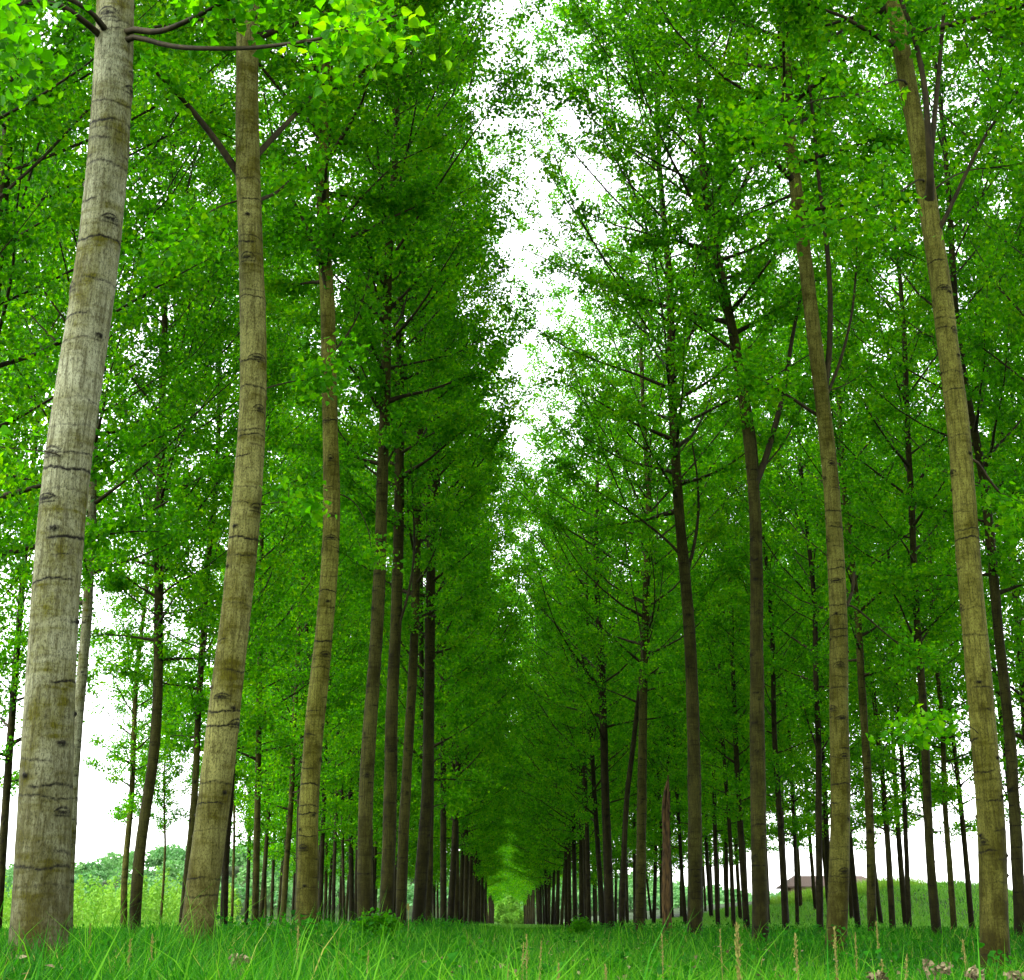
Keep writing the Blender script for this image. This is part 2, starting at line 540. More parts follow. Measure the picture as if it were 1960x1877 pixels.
def unique_tree(u, w, x=None, y=None, cl=(), H=25, zb=7.6, rad=3.0, seed=0, lod=0, xlo=-99, xhi=99, pix=(), tint=(0.82, 0.83, 0.36), nb=None, label=None, row=None, yz=0.0):
    """A poplar whose trunk follows the pixels cl = [(v, u), ...] at its own distance."""
    g = np.random.default_rng(1000 + seed)
    Y = y if y is not None else y_of_row(u, x)
    if Y > 34 and H > 20:
        H += 2.5
    pts = np.array([at(uu, vv, Y) for vv, uu in sorted(cl, key=lambda q: -q[0])])
    gz = float(ground_z(pts[0, 0], Y))
    base = np.array([pts[0, 0] + (pts[0, 0] - pts[1, 0]) * 0.15, Y, gz])
    z = np.linspace(-0.3, H, 46)
    pz = pts[:, 2] - gz
    zt = pz[-1]
    px = np.interp(z, pz, pts[:, 0] - base[0])
    if len(pz) > 1:
        sl = (pts[-1, 0] - pts[-2, 0]) / (pz[-1] - pz[-2])
        over = np.clip(z - zt, 0, None)
        px = px + sl * 2.5 * (1 - np.exp(-over / 2.5)) * 0.8 + 0.15 * np.sin(over * 0.35 + g.uniform(0, 6)) * np.clip(over / 3, 0, 1)
        lo = np.clip(pz[0] - z, 0, None)
        px = px - lo * np.clip((pts[1, 0] - pts[0, 0]) / (pz[1] - pz[0]), -0.3, 0.3)
    for _ in range(2):
        px[1:-1] = 0.25 * px[:-2] + 0.5 * px[1:-1] + 0.25 * px[2:]
    py = 0.10 * np.sin(z * 0.2 + g.uniform(0, 6)) - 0.10 * 0
    C = np.stack([px, py - py[1], z], 1)
    r0 = 0.5 * w * Y * math.cos(PITCH) / F
    R = taper(z, r0, H)
    custom = []
    for d in pix:
        P = np.array([at(uu, vv, Y + dy) - base for uu, vv, dy in d["p"]])
        zc = max(P[0, 2] - 0.10 - 1.2 * d["r"][0], 0.3)           # the limb grows out of the trunk's heart
        P = np.concatenate([[[np.interp(zc, C[:, 2], C[:, 0]), np.interp(zc, C[:, 2], C[:, 1]), zc]], P])
        P = resample(P, max(8, 3 * len(P)))
        custom.append(dict(P=P, r=np.linspace(d["r"][0], d["r"][1], len(P)), twigs=d.get("t", 0), s0=d.get("s0", 0.35)))
    par = {0: (62, 17, 76, 0.074, True, 12), 1: (56, 12, 62, 0.100, False, 7), 2: (50, 11, 46, 0.126, False, 5)}[lod]
    nb = nb or par[0]
    if Y > 26 and xhi < 50:
        xhi, rad = xhi - 0.1, rad * 1.3
    if Y > 26 and xlo > -50:
        xlo, rad = xlo - (0.1 if Y < 36 else 2.0), rad * (1.1 if Y < 36 else 1.6)
    limbs = grow(C, R, H, zb, rad, g, nb, par[1], xlo, xhi, base[0], custom)
    root = bpy.data.objects.new("poplar_tree", None)
    COL.objects.link(root)
    root.location = base
    root.empty_display_size = 0.5
    seg, dl, dh, zf, mk = {0: (72, 0.010, 0.15, 8.6, True), 1: (28, 0.03, 0.25, 11, True), 2: (16, 0.10, 0.5, 10, True)}[lod]
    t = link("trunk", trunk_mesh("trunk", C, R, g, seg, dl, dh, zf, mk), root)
    t.color = (*tint, 1)  # bark tint; trunks deeper in the rows have forest shade painted into it
    n_sep = len(custom) + {0: 22, 1: 14, 2: 7}[lod]
    for lb in limbs[:n_sep]:
        link("branch", limb_mesh("branch", lb, 8 if lod == 0 else 5), root)
    link("crown", crown_mesh("crown", limbs, limbs[n_sep:], g, par[2], par[3], par[4], spread=0.14 if lod < 2 else 0.2), root)
    CENSUS.append((row if row is not None else x, Y, root, label))
    return root


VARS = {}


def variant(lod, wide, k):
    key = (lod, wide, k)
    if key in VARS:
        return VARS[key]
    g = np.random.default_rng(5000 + lod * 100 + wide * 10 + k)
    H = 25.0
    C = straight(H, g, 0.22)
    R = taper(C[:, 2], 0.17, H)
    par = {1: (60, 13, 66, 0.100), 2: (52, 11, 46, 0.128), 3: (46, 9, 29, 0.175)}[lod]
    rad = 7.0 if wide else 4.8 if lod == 1 else 4.3
    limbs = grow(C, R, H, 4.9, rad, g, par[0] + (6 if wide else 0), par[1])
    ns = {1: 10, 2: 6, 3: 0}[lod]
    d = dict(trunk=trunk_mesh("trunk", C, R, g, {1: 24, 2: 14, 3: 10}[lod], 0.05 if lod == 1 else 0.12, 0.5, 9.0, lod < 3),
             branches=[limb_mesh("branch", lb, 5) for lb in limbs[:ns]],
             crown=crown_mesh("crown", limbs, limbs[ns:], g, par[2], par[3], False, spread={1: 0.15, 2: 0.2, 3: 0.26}[lod], tw={1: 0.006, 2: 0.008, 3: 0.012}[lod]))
    VARS[key] = d
    return d


def copy_tree(x, y, lod, wide, k, s=1.0, rz=None, tint=(0.86, 0.82, 0.36), row=None, lean=(0, 0), thin=1.0):
    d = variant(lod, wide, k)
    root = bpy.data.objects.new("poplar_tree", None)
    COL.objects.link(root)
    root.location = (x, y, float(ground_z(x, y)))
    root.scale = (s * thin, s * thin, s)
    root.rotation_euler = (lean[0], lean[1], random.uniform(0, 6.28) if rz is None else rz)
    t = link("trunk", d["trunk"], root)
    t.color = (*tint, 1)
    for b in d["branches"]:
        link("branch", b, root)
    link("crown", d["crown"], root)
    CENSUS.append((row, y, root, None))
    return root


XL, XR = 0.0, 0.6        # crowns of the two front rows stop short of one another over the lane
PALE, SHADE_TINT = (1.05, 1.04, 0.92), (0.15, 0.13, 0.056)  # second tint paints the dim interior's shade into the bark of deeper trunks

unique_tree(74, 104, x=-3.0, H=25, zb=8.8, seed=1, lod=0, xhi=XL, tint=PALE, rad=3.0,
            cl=[(0, 217), (159, 209.5), (318, 203), (477, 184.5), (635, 160), (743, 144), (895, 121.5), (1006, 109.5), (1117, 99.5), (1228, 96.5), (1379, 92), (1512, 85), (1645, 79), (1779, 74)],
            pix=[dict(p=[(240, 52, 0), (300, 66, -0.15), (350, 45, -0.3), (430, 5, -0.5), (520, -60, -0.7)], r=(0.030, 0.010), t=5, s0=0.5),
                 dict(p=[(240, 58, 0), (290, 82, -0.1), (340, 93, -0.2), (480, 94, -0.5), (620, 75, -0.9), (760, 30, -1.3)], r=(0.024, 0.007), t=5, s0=0.45),
                 dict(p=[(190, 62, 0), (150, 35, -0.2), (120, 8, -0.4), (20, 4, -0.8), (-80, 40, -1.2)], r=(0.030, 0.007), t=7, s0=0.4),
                 dict(p=[(188, 30, -0.1), (120, -10, -0.9), (40, 0, -1.4), (-20, 60, -1.9), (0, 170, -2.2)], r=(0.022, 0.005), t=5, s0=0.5),
                 dict(p=[(120, 870, -0.1), (70, 862, -0.3), (10, 858, -0.5)], r=(0.006, 0.003), t=1, s0=0.8)],
            label="thick pale poplar with bold eye-shaped scars, the stoutest trunk, beside the open field")
unique_tree(378, 66, x=-3.0, H=25.5, zb=10, seed=2, lod=0, xhi=XL, tint=(0.86, 0.82, 0.36),
            cl=[(99, 476.5), (238, 477), (357, 478.6), (477, 482.6), (635, 489.5), (743, 490.5), (895, 481.5), (1006, 472.6), (1117, 461), (1228, 447), (1339, 432), (1379, 427), (1512, 416.5), (1592, 404), (1672, 388.5), (1779, 378)],
            pix=[dict(p=[(468, 352, 0), (455, 330, -0.1), (405, 258, -0.3), (350, 190, -0.5), (300, 140, -0.8)], r=(0.052, 0.022), t=4, s0=0.7),
                 dict(p=[(490, 300, 0), (515, 272, 0.1), (565, 220, 0.3), (600, 180, 0.5)], r=(0.042, 0.022), t=3, s0=0.7),
                 dict(p=[(495, 384, 0), (530, 370, 0.4), (560, 340, 0.8)], r=(0.026, 0.012), t=4, s0=0.5),
                 dict(p=[(470, 380, 0), (420, 395, -0.4), (370, 425, -0.8), (330, 470, -1.0)], r=(0.014, 0.004), t=6),
                 dict(p=[(500, 965, 0), (560, 960, -0.3), (620, 975, -0.4)], r=(0.009, 0.003), t=2),
                 dict(p=[(500, 745, 0), (560, 730, 0.4), (640, 720, 0.9)], r=(0.010, 0.003), t=5)],
            label="tall curved poplar with a thick broken-looking dark limb, just right of the stoutest trunk")
unique_tree(587, 41, x=-3.0, H=25.5, zb=10.6, seed=3, lod=0, xhi=XL, tint=(0.70, 0.67, 0.17),
            cl=[(380, 618), (470, 622), (560, 628), (650, 631), (750, 632), (900, 635), (1000, 638), (1100, 632), (1200, 622), (1300, 612), (1379, 602), (1512, 591.7), (1619, 589), (1752, 587)],
            pix=[dict(p=[(632, 720, 0), (632, 600, -0.2), (612, 490, -0.3), (575, 410, -0.4), (545, 350, -0.5)], r=(0.052, 0.016), t=9, s0=0.6),
                 dict(p=[(628, 520, 0), (605, 490, 0.1), (575, 420, 0.2), (530, 300, 0.4), (505, 180, 0.6)], r=(0.032, 0.012), t=8, s0=0.5),
                 dict(p=[(635, 680, 0), (680, 620, 0.4), (705, 540, 0.8), (712, 480, 1.0)], r=(0.022, 0.006), t=8),
                 dict(p=[(628, 470, 0), (650, 430, 0.2), (690, 380, 0.4), (760, 310, 0.6), (850, 270, 0.9)], r=(0.032, 0.008), t=12),
                 dict(p=[(640, 940, 0), (680, 960, 0.2), (705, 1010, 0.3), (712, 1060, 0.3)], r=(0.014, 0.006), t=3)],
            label="poplar with a slim dark limb hugging its upper trunk, beyond the curved one")
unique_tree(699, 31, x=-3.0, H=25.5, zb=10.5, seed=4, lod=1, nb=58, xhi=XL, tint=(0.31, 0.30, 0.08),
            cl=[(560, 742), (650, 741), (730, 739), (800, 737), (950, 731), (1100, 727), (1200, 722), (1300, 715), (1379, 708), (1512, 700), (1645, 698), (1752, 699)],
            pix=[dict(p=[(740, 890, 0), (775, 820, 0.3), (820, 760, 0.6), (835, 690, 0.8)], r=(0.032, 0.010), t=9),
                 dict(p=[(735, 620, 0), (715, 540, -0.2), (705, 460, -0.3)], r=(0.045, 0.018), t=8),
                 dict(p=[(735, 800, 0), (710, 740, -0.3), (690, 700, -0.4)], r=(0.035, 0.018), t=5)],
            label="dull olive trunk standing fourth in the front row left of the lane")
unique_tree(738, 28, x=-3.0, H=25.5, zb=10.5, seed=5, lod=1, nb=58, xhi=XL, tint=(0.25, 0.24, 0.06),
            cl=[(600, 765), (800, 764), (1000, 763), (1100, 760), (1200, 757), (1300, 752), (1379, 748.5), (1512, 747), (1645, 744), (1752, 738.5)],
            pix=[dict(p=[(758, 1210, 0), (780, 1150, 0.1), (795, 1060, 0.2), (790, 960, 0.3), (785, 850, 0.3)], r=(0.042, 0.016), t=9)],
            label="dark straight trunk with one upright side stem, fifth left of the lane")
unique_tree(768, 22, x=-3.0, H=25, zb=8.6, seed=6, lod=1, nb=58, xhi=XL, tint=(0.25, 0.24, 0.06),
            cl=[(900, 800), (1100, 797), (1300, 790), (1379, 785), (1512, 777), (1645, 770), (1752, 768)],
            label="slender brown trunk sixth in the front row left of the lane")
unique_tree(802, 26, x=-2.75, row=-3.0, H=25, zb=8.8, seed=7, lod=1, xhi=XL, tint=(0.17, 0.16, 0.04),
            cl=[(1100, 824), (1379, 820), (1512, 820), (1600, 812), (1680, 806), (1770, 800)],
            label="dark trunk leaning off the row, seventh left of the lane")

unique_tree(1905, 55, x=5.3, H=25.5, zb=11.2, seed=8, lod=0, xlo=XR, rad=4.3, tint=(0.65, 0.62, 0.16),
            cl=[(0, 1716), (143, 1745), (286, 1770), (429, 1790), (572, 1810), (669, 1820), (800, 1840), (1000, 1852), (1200, 1866), (1379, 1883), (1512, 1892), (1630, 1901), (1740, 1906), (1820, 1906)],
            pix=[dict(p=[(1782, 350, -0.16), (1778, 270, -0.25), (1770, 160, -0.35), (1748, 60, -0.5), (1712, -30, -0.6)], r=(0.050, 0.024), t=5, s0=0.6),
                 dict(p=[(1780, 330, 0), (1788, 230, 0.1), (1798, 130, 0.2), (1806, 30, 0.3), (1812, -80, 0.4)], r=(0.040, 0.020), t=6, s0=0.6),
                 dict(p=[(1806, 428, 0), (1840, 350, -0.1), (1890, 250, -0.3), (1960, 160, -0.5), (2040, 60, -0.8)], r=(0.030, 0.012), t=10, s0=0.45),
                 dict(p=[(1800, 350, 0), (1850, 325, 0.4), (1930, 320, 0.9), (2000, 300, 1.4)], r=(0.012, 0.005), t=7),
                 dict(p=[(1775, 330, 0), (1700, 385, -0.5), (1620, 420, -0.9), (1520, 440, -1.3)], r=(0.012, 0.004), t=12),
                 dict(p=[(1740, 140, 0), (1660, 180, -0.6), (1560, 190, -1.2), (1450, 240, -1.8)], r=(0.014, 0.005), t=12),
                 dict(p=[(1862, 870, 0), (1900, 930, 0.2), (1935, 965, 0.3), (1985, 1020, 0.4)], r=(0.020, 0.010), t=4),
                 dict(p=[(1870, 1398, -0.1), (1830, 1378, -0.5), (1800, 1372, -0.9), (1775, 1382, -1.2)], r=(0.006, 0.003), t=3, s0=0.6)],
            label="stout olive poplar leaning inward, nearest right of the lane, with a small leafy shoot")
unique_tree(1602, 41, x=5.3, H=25.5, zb=12.8, seed=9, lod=0, xlo=XR, rad=4.3, tint=(0.61, 0.58, 0.16),
            cl=[(300, 1510), (450, 1530), (600, 1549), (700, 1560), (800, 1575), (900, 1585), (1000, 1594), (1100, 1600), (1200, 1603), (1379, 1605), (1512, 1608), (1640, 1608), (1770, 1602)],
            pix=[dict(p=[(1578, 750, 0), (1588, 690, -0.1), (1590, 560, -0.2), (1583, 470, -0.3), (1570, 370, -0.3), (1558, 250, -0.4), (1540, 60, -0.5)], r=(0.060, 0.022), t=10, s0=0.5),
                 dict(p=[(1582, 760, 0), (1610, 690, 0.1), (1632, 600, 0.2), (1640, 500, 0.3), (1640, 420, 0.4)], r=(0.034, 0.012), t=9, s0=0.5),
                 dict(p=[(1572, 798, 0), (1555, 790, -0.1), (1520, 765, -0.3), (1470, 735, -0.5), (1420, 712, -0.7)], r=(0.036, 0.014), t=9, s0=0.45),
                 dict(p=[(1590, 748, 0), (1625, 735, 0.3), (1680, 690, 0.7)], r=(0.014, 0.005), t=6),
                 dict(p=[(1622, 1160, 0), (1632, 1130, 0.1), (1635, 1095, 0.1)], r=(0.040, 0.022), t=0),
                 dict(p=[(1622, 1150, 0), (1680, 1200, 0.3), (1750, 1260, 0.6)], r=(0.020, 0.010), t=5)],
            label="poplar with two upright dark limbs off its mid-trunk, second right of the lane")
unique_tree(1455, 32, x=5.3, H=25.5, zb=12.6, seed=10, lod=1, xlo=XR, rad=4.3, tint=(0.26, 0.25, 0.06),
            cl=[(380, 1352), (480, 1370), (600, 1395), (700, 1415), (800, 1428), (910, 1440), (1000, 1446), (1100, 1447), (1200, 1447), (1379, 1448), (1512, 1450), (1640, 1452), (1770, 1455)],
            pix=[dict(p=[(1448, 970, 0), (1450, 900, 0.1), (1447, 850, 0.0), (1436, 780, -0.1)], r=(0.055, 0.022), t=4, s0=0.6),
                 dict(p=[(1455, 910, 0), (1480, 830, 0.2), (1503, 740, 0.4), (1515, 650, 0.5), (1530, 580, 0.6), (1545, 500, 0.7)], r=(0.085, 0.030), t=10, s0=0.5),
                 dict(p=[(1458, 900, 0), (1500, 850, 0.3), (1530, 790, 0.5), (1545, 750, 0.6)], r=(0.026, 0.010), t=7),
                 dict(p=[(1415, 700, 0), (1395, 620, -0.2), (1360, 520, -0.4), (1340, 420, -0.6)], r=(0.032, 0.012), t=9)],
            label="poplar whose trunk forks into two pale stems, third right of the lane")
unique_tree(1330, 29, x=5.1, row=5.3, H=25, zb=11.6, seed=11, lod=1, nb=58, xlo=XR, rad=4.2, tint=(0.25, 0.24, 0.06),
            cl=[(700, 1285), (880, 1293), (980, 1299), (1050, 1305), (1100, 1311), (1200, 1319), (1300, 1324), (1379, 1326), (1512, 1329), (1640, 1330), (1770, 1330)],
            pix=[dict(p=[(1318, 1090, 0), (1330, 1040, 0.1), (1338, 980, 0.2), (1335, 910, 0.2), (1325, 850, 0.2)], r=(0.060, 0.022), t=8, s0=0.5),
                 dict(p=[(1305, 1062, 0), (1260, 1020, -0.2), (1200, 975, -0.4), (1125, 930, -0.7), (1090, 900, -0.9)], r=(0.045, 0.014), t=11, s0=0.35),
                 dict(p=[(1312, 1060, 0), (1350, 1040, 0.4), (1400, 1000, 0.8)], r=(0.016, 0.006), t=6)],
            label="poplar with a long thin limb reaching over the lane, fourth right of the lane")
unique_tree(1225, 21, x=5.3, H=25, zb=9.3, seed=12, lod=1, nb=58, xlo=XR, rad=4.2, tint=(0.29, 0.28, 0.07),
            cl=[(1050, 1240), (1200, 1236), (1300, 1232), (1379, 1231), (1512, 1229), (1640, 1227), (1770, 1225)],
            pix=[dict(p=[(1234, 1280, 0), (1225, 1200, -0.1), (1205, 1100, -0.3), (1195, 1020, -0.4)], r=(0.045, 0.018), t=9),
                 dict(p=[(1236, 1250, 0), (1262, 1160, 0.2), (1270, 1080, 0.3)], r=(0.04, 0.016), t=9)],
            label="lighter brown trunk beside the broken dead one, towards the lane")
unique_tree(1191, 12, y=66, row=5.3, H=25, zb=9.0, seed=13, lod=2, xlo=XR, rad=4.2, tint=SHADE_TINT,
            cl=[(1250, 1232), (1400, 1215), (1450, 1210), (1512, 1200), (1600, 1196), (1700, 1192), (1770, 1190)],
            label="thin dark trunk leaning away from the lane beside the lighter brown one")
unique_tree(1167, 19, y=73, row=5.3, H=25, zb=8.2, seed=14, lod=2, xlo=XR, rad=4.2, tint=SHADE_TINT,
            cl=[(1300, 1152), (1410, 1156), (1512, 1158), (1645, 1163), (1770, 1167)],
            label="dark trunk splitting wide at its top, beside the thin one leaning from the lane")
unique_tree(1124, 10, y=92, row=5.3, H=25, zb=9.5, seed=15, lod=2, xlo=XR, rad=4.2, tint=SHADE_TINT,
            cl=[(1350, 1117), (1450, 1118), (1540, 1122), (1650, 1125), (1770, 1127)],
            label="straight thin dark trunk behind the small bush by the lane")

# second and third rows, those whose bends the photograph shows
S2 = dict(lod=2, rad=4.3, nb=62)
unique_tree(127, 24, x=-10.0, y=33, seed=20, lod=1, nb=72, rad=4.8, zb=7.2, tint=PALE, cl=[(800, 186), (900, 181), (1000, 178), (1100, 174), (1200, 168), (1300, 158), (1400, 148), (1512, 139), (1650, 132), (1760, 127)],
            label="pale bent trunk half hidden behind the stoutest one")
unique_tree(260, 23, x=-10.0, seed=21, lod=1, nb=72, rad=4.8, zb=7.4, tint=(0.23, 0.22, 0.06), cl=[(800, 310), (950, 307), (1100, 304), (1200, 303), (1300, 302), (1379, 300), (1459, 293), (1539, 280), (1619, 267), (1725, 260)],
            pix=[dict(p=[(303, 1160, 0), (298, 1100, -0.1), (290, 1040, -0.2), (280, 1000, -0.3)], r=(0.05, 0.02), t=7),
                 dict(p=[(305, 1140, 0), (340, 1115, 0.2), (390, 1090, 0.5), (440, 1050, 0.8)], r=(0.035, 0.012), t=9),
                 dict(p=[(297, 1175, 0), (260, 1150, -0.3), (215, 1110, -0.6)], r=(0.03, 0.012), t=7)],
            label="dark crooked trunk in front of the pale hill, its first limbs forking level")
unique_tree(352, 15, x=-10.0, seed=22, zb=5.2, tint=(0.29, 0.28, 0.07), cl=[(1150, 390), (1379, 377), (1459, 375), (1539, 371), (1619, 363), (1740, 352)], label="dark slim trunk partly hidden behind the curved poplar", **S2)
unique_tree(429, 15, x=-10.0, seed=23, zb=5.2, tint=SHADE_TINT, cl=[(1400, 446), (1539, 440), (1619, 432), (1740, 429)], label="dark slim trunk close against the curved poplar's lane side", **S2)
unique_tree(488, 14, x=-10.0, seed=24, zb=5.2, tint=(0.31, 0.30, 0.08), cl=[(1290, 497), (1379, 496), (1512, 494), (1645, 491), (1765, 488)], label="dark straight trunk midway between the curved poplar and the next", **S2)
unique_tree(541, 12, x=-10.0, seed=25, zb=5.2, tint=(0.35, 0.34, 0.09), cl=[(1300, 568), (1406, 562), (1539, 558), (1645, 549), (1765, 541)], label="leaning brown trunk just left of the limb-hugged poplar", **S2)
unique_tree(613, 10, x=-10.0, seed=26, zb=5.2, tint=SHADE_TINT, cl=[(1400, 624), (1486, 622), (1619, 617), (1750, 613)], label="thin dark leaning trunk just right of the limb-hugged poplar", **S2)
unique_tree(638, 7.5, x=-10.0, seed=27, zb=5.2, tint=SHADE_TINT, cl=[(1450, 645), (1560, 644), (1650, 640), (1755, 638)], label="thin dark trunk, nearer the limb-hugged poplar of a slim pair", **S2)
unique_tree(658, 6.5, x=-10.0, seed=28, zb=5.2, tint=SHADE_TINT, cl=[(1480, 655), (1600, 656), (1755, 658)], label="thin dark trunk, nearer the lane of a slim pair", **S2)
unique_tree(237, 13, x=-19.5, row=-17.0, seed=29, zb=5.2, tint=(0.46, 0.44, 0.12), cl=[(1380, 256), (1420, 254), (1512, 252), (1600, 245), (1619, 242), (1700, 237), (1757, 237)], label="thin greyish trunk before the pale hill, next to the dark crooked one", **S2)
unique_tree(308, 5.5, x=-24.0, seed=30, zb=6.8, H=17, tint=(0.41, 0.39, 0.10), cl=[(1480, 314), (1560, 314), (1620, 316), (1700, 312), (1757, 308)], label="spindly young trunk alone before the pale hill", **S2)
unique_tree(444, 5.5, x=-17.0, seed=31, zb=5.2, tint=(0.41, 0.39, 0.10), cl=[(1590, 448), (1680, 446), (1757, 444)], label="spindly trunk between two dark trunks beside the curved poplar", **S2)
unique_tree(508, 5, x=-17.0, seed=32, zb=5.2, tint=(0.43, 0.41, 0.11), cl=[(1600, 509), (1680, 508), (1762, 508)], label="spindly pale trunk against the bright field", **S2)

unique_tree(1953, 24, x=12.3, seed=40, lod=1, rad=4.8, zb=8.0, tint=(0.20, 0.19, 0.05), cl=[(800, 1865), (900, 1885), (1000, 1897), (1150, 1908), (1300, 1922), (1379, 1933), (1490, 1939), (1600, 1945), (1712, 1950), (1770, 1953)], label="dark trunk close behind the stout olive poplar, at its outer side")
unique_tree(1790, 18, x=12.3, seed=41, lod=1, rad=4.8, zb=8.2, tint=(0.20, 0.19, 0.05), cl=[(950, 1742), (1050, 1745), (1130, 1748), (1250, 1757), (1393, 1768), (1518, 1773), (1656, 1780), (1760, 1790)],
            pix=[dict(p=[(1758, 1240, 0), (1735, 1190, -0.2), (1720, 1150, -0.3), (1680, 1095, -0.5)], r=(0.05, 0.015), t=8),
                 dict(p=[(1758, 1235, 0), (1790, 1190, 0.2), (1820, 1150, 0.4)], r=(0.04, 0.014), t=8)],
            label="dark straight trunk before the white sky, next to the stout olive poplar")
unique_tree(1669, 18, x=12.3, seed=42, lod=1, rad=4.8, zb=8.2, tint=(0.36, 0.35, 0.09), cl=[(1280, 1645), (1379, 1652), (1518, 1662), (1628, 1666), (1762, 1669)], label="bent brown trunk just outside the twin-limbed poplar")
unique_tree(1569, 14, x=12.3, seed=43, zb=8.2, tint=SHADE_TINT, cl=[(1300, 1561), (1435, 1568), (1545, 1567), (1656, 1568), (1735, 1569)],
            pix=[dict(p=[(1567, 1440, 0), (1550, 1395, -0.2), (1535, 1340, -0.3)], r=(0.06, 0.02), t=7), dict(p=[(1568, 1445, 0), (1590, 1410, 0.2), (1600, 1360, 0.3)], r=(0.05, 0.02), t=7)],
            label="dark trunk ending in a wide fork, before the farmhouse", **S2)
unique_tree(1503, 13, x=12.3, seed=44, zb=5.2, tint=SHADE_TINT, cl=[(1400, 1483), (1475, 1487), (1518, 1490), (1628, 1497), (1762, 1503)], label="dark forked trunk between the farmhouse and the pale-forked poplar", **S2)
unique_tree(1404, 9, x=12.3, seed=45, zb=5.2, tint=SHADE_TINT, cl=[(1420, 1383), (1512, 1390), (1565, 1395), (1645, 1399), (1765, 1404)], label="thin dark trunk leaning, towards the lane from the pale-forked poplar", **S2)
unique_tree(1374, 9, x=12.3, seed=46, zb=5.2, tint=SHADE_TINT, cl=[(1480, 1367), (1560, 1368), (1645, 1370), (1765, 1374)], label="thin dark upright trunk beside the long-limbed poplar", **S2)
unique_tree(1825, 12, x=19.3, seed=47, zb=5.2, tint=(0.35, 0.34, 0.09), cl=[(1400, 1803), (1545, 1807), (1656, 1817), (1762, 1825)], label="slim leaning trunk between the stout olive poplar and the dark straight one", **S2)
unique_tree(1740, 10, x=19.3, seed=48, zb=5.2, tint=SHADE_TINT, cl=[(1330, 1717), (1393, 1722), (1518, 1731), (1656, 1736), (1759, 1740)], label="slim dark trunk that leans before the white sky", **S2)
unique_tree(1526, 8, x=19.3, seed=49, zb=5.2, tint=SHADE_TINT, cl=[(1490, 1514), (1550, 1518), (1628, 1522), (1762, 1526)], label="thin leaning trunk right before the farmhouse wall", **S2)

# the rest of the rows, copied from a few grown trees
def fill(row, ys, wide, gap):
    for i, y in enumerate(ys):
        if any(r == row and abs(y - yy) < gap for r, yy, _o, _l in CENSUS):
            continue
        y = y + random.uniform(-0.5, 0.5)
        x = row + random.uniform(-0.35, 0.35)
        lod = 1 if y < 46 else 2 if y < 95 else 3
        d = random.uniform(0.10, 0.22)  # low bark tint, interior shade painted into the colour
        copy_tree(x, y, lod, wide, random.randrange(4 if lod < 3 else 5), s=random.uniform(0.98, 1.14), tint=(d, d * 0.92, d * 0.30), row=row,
                  lean=(random.gauss(0, 0.012), random.gauss(0, 0.015)), thin=random.uniform(0.9, 1.05))


fill(-3.0, np.concatenate([np.arange(58.5, 236, 6.6), np.arange(241, 402, 8.4)]), 0, 4)
fill(5.3, np.concatenate([np.arange(84, 236, 7.0), np.arange(241, 402, 8.4)]), 1, 4)
fill(-10.0, np.arange(13.5, 232, 6.5), 0, 3.5)
fill(12.3, np.arange(20.5, 232, 7.0), 0, 3.8)
fill(-17.0, np.concatenate([[38.5, 45, 51.5], np.arange(97, 226, 6.6)]), 0, 3.5)
fill(19.3, np.arange(34, 220, 7.0), 0, 3.8)
fill(26.3, np.arange(55, 200, 7.2), 0, 3.8)
fill(-24.0, np.arange(140, 205, 7.2), 0, 3.8)

for row, nm in ROWS.items():
    mem = sorted([c for c in CENSUS if c[0] == row], key=lambda c: c[1])
    shown = 0
    for i, (r, y, o, lab) in enumerate(mem):
        if abs(o.location.x / o.location.y) < 0.36:
            shown += 1
        if lab is None:
            if abs(o.location.x / o.location.y) >= 0.36:
                lab = "leafy poplar at the near end of the %s" % nm
            elif shown <= 12:
                lab = "%s poplar trunk counted back along the %s" % (ORD[shown - 1], nm)
            else:
                lab = "thin far poplar beyond the twelfth in the %s" % nm
        tag(o, lab, "tree", "poplars in the %s" % nm)

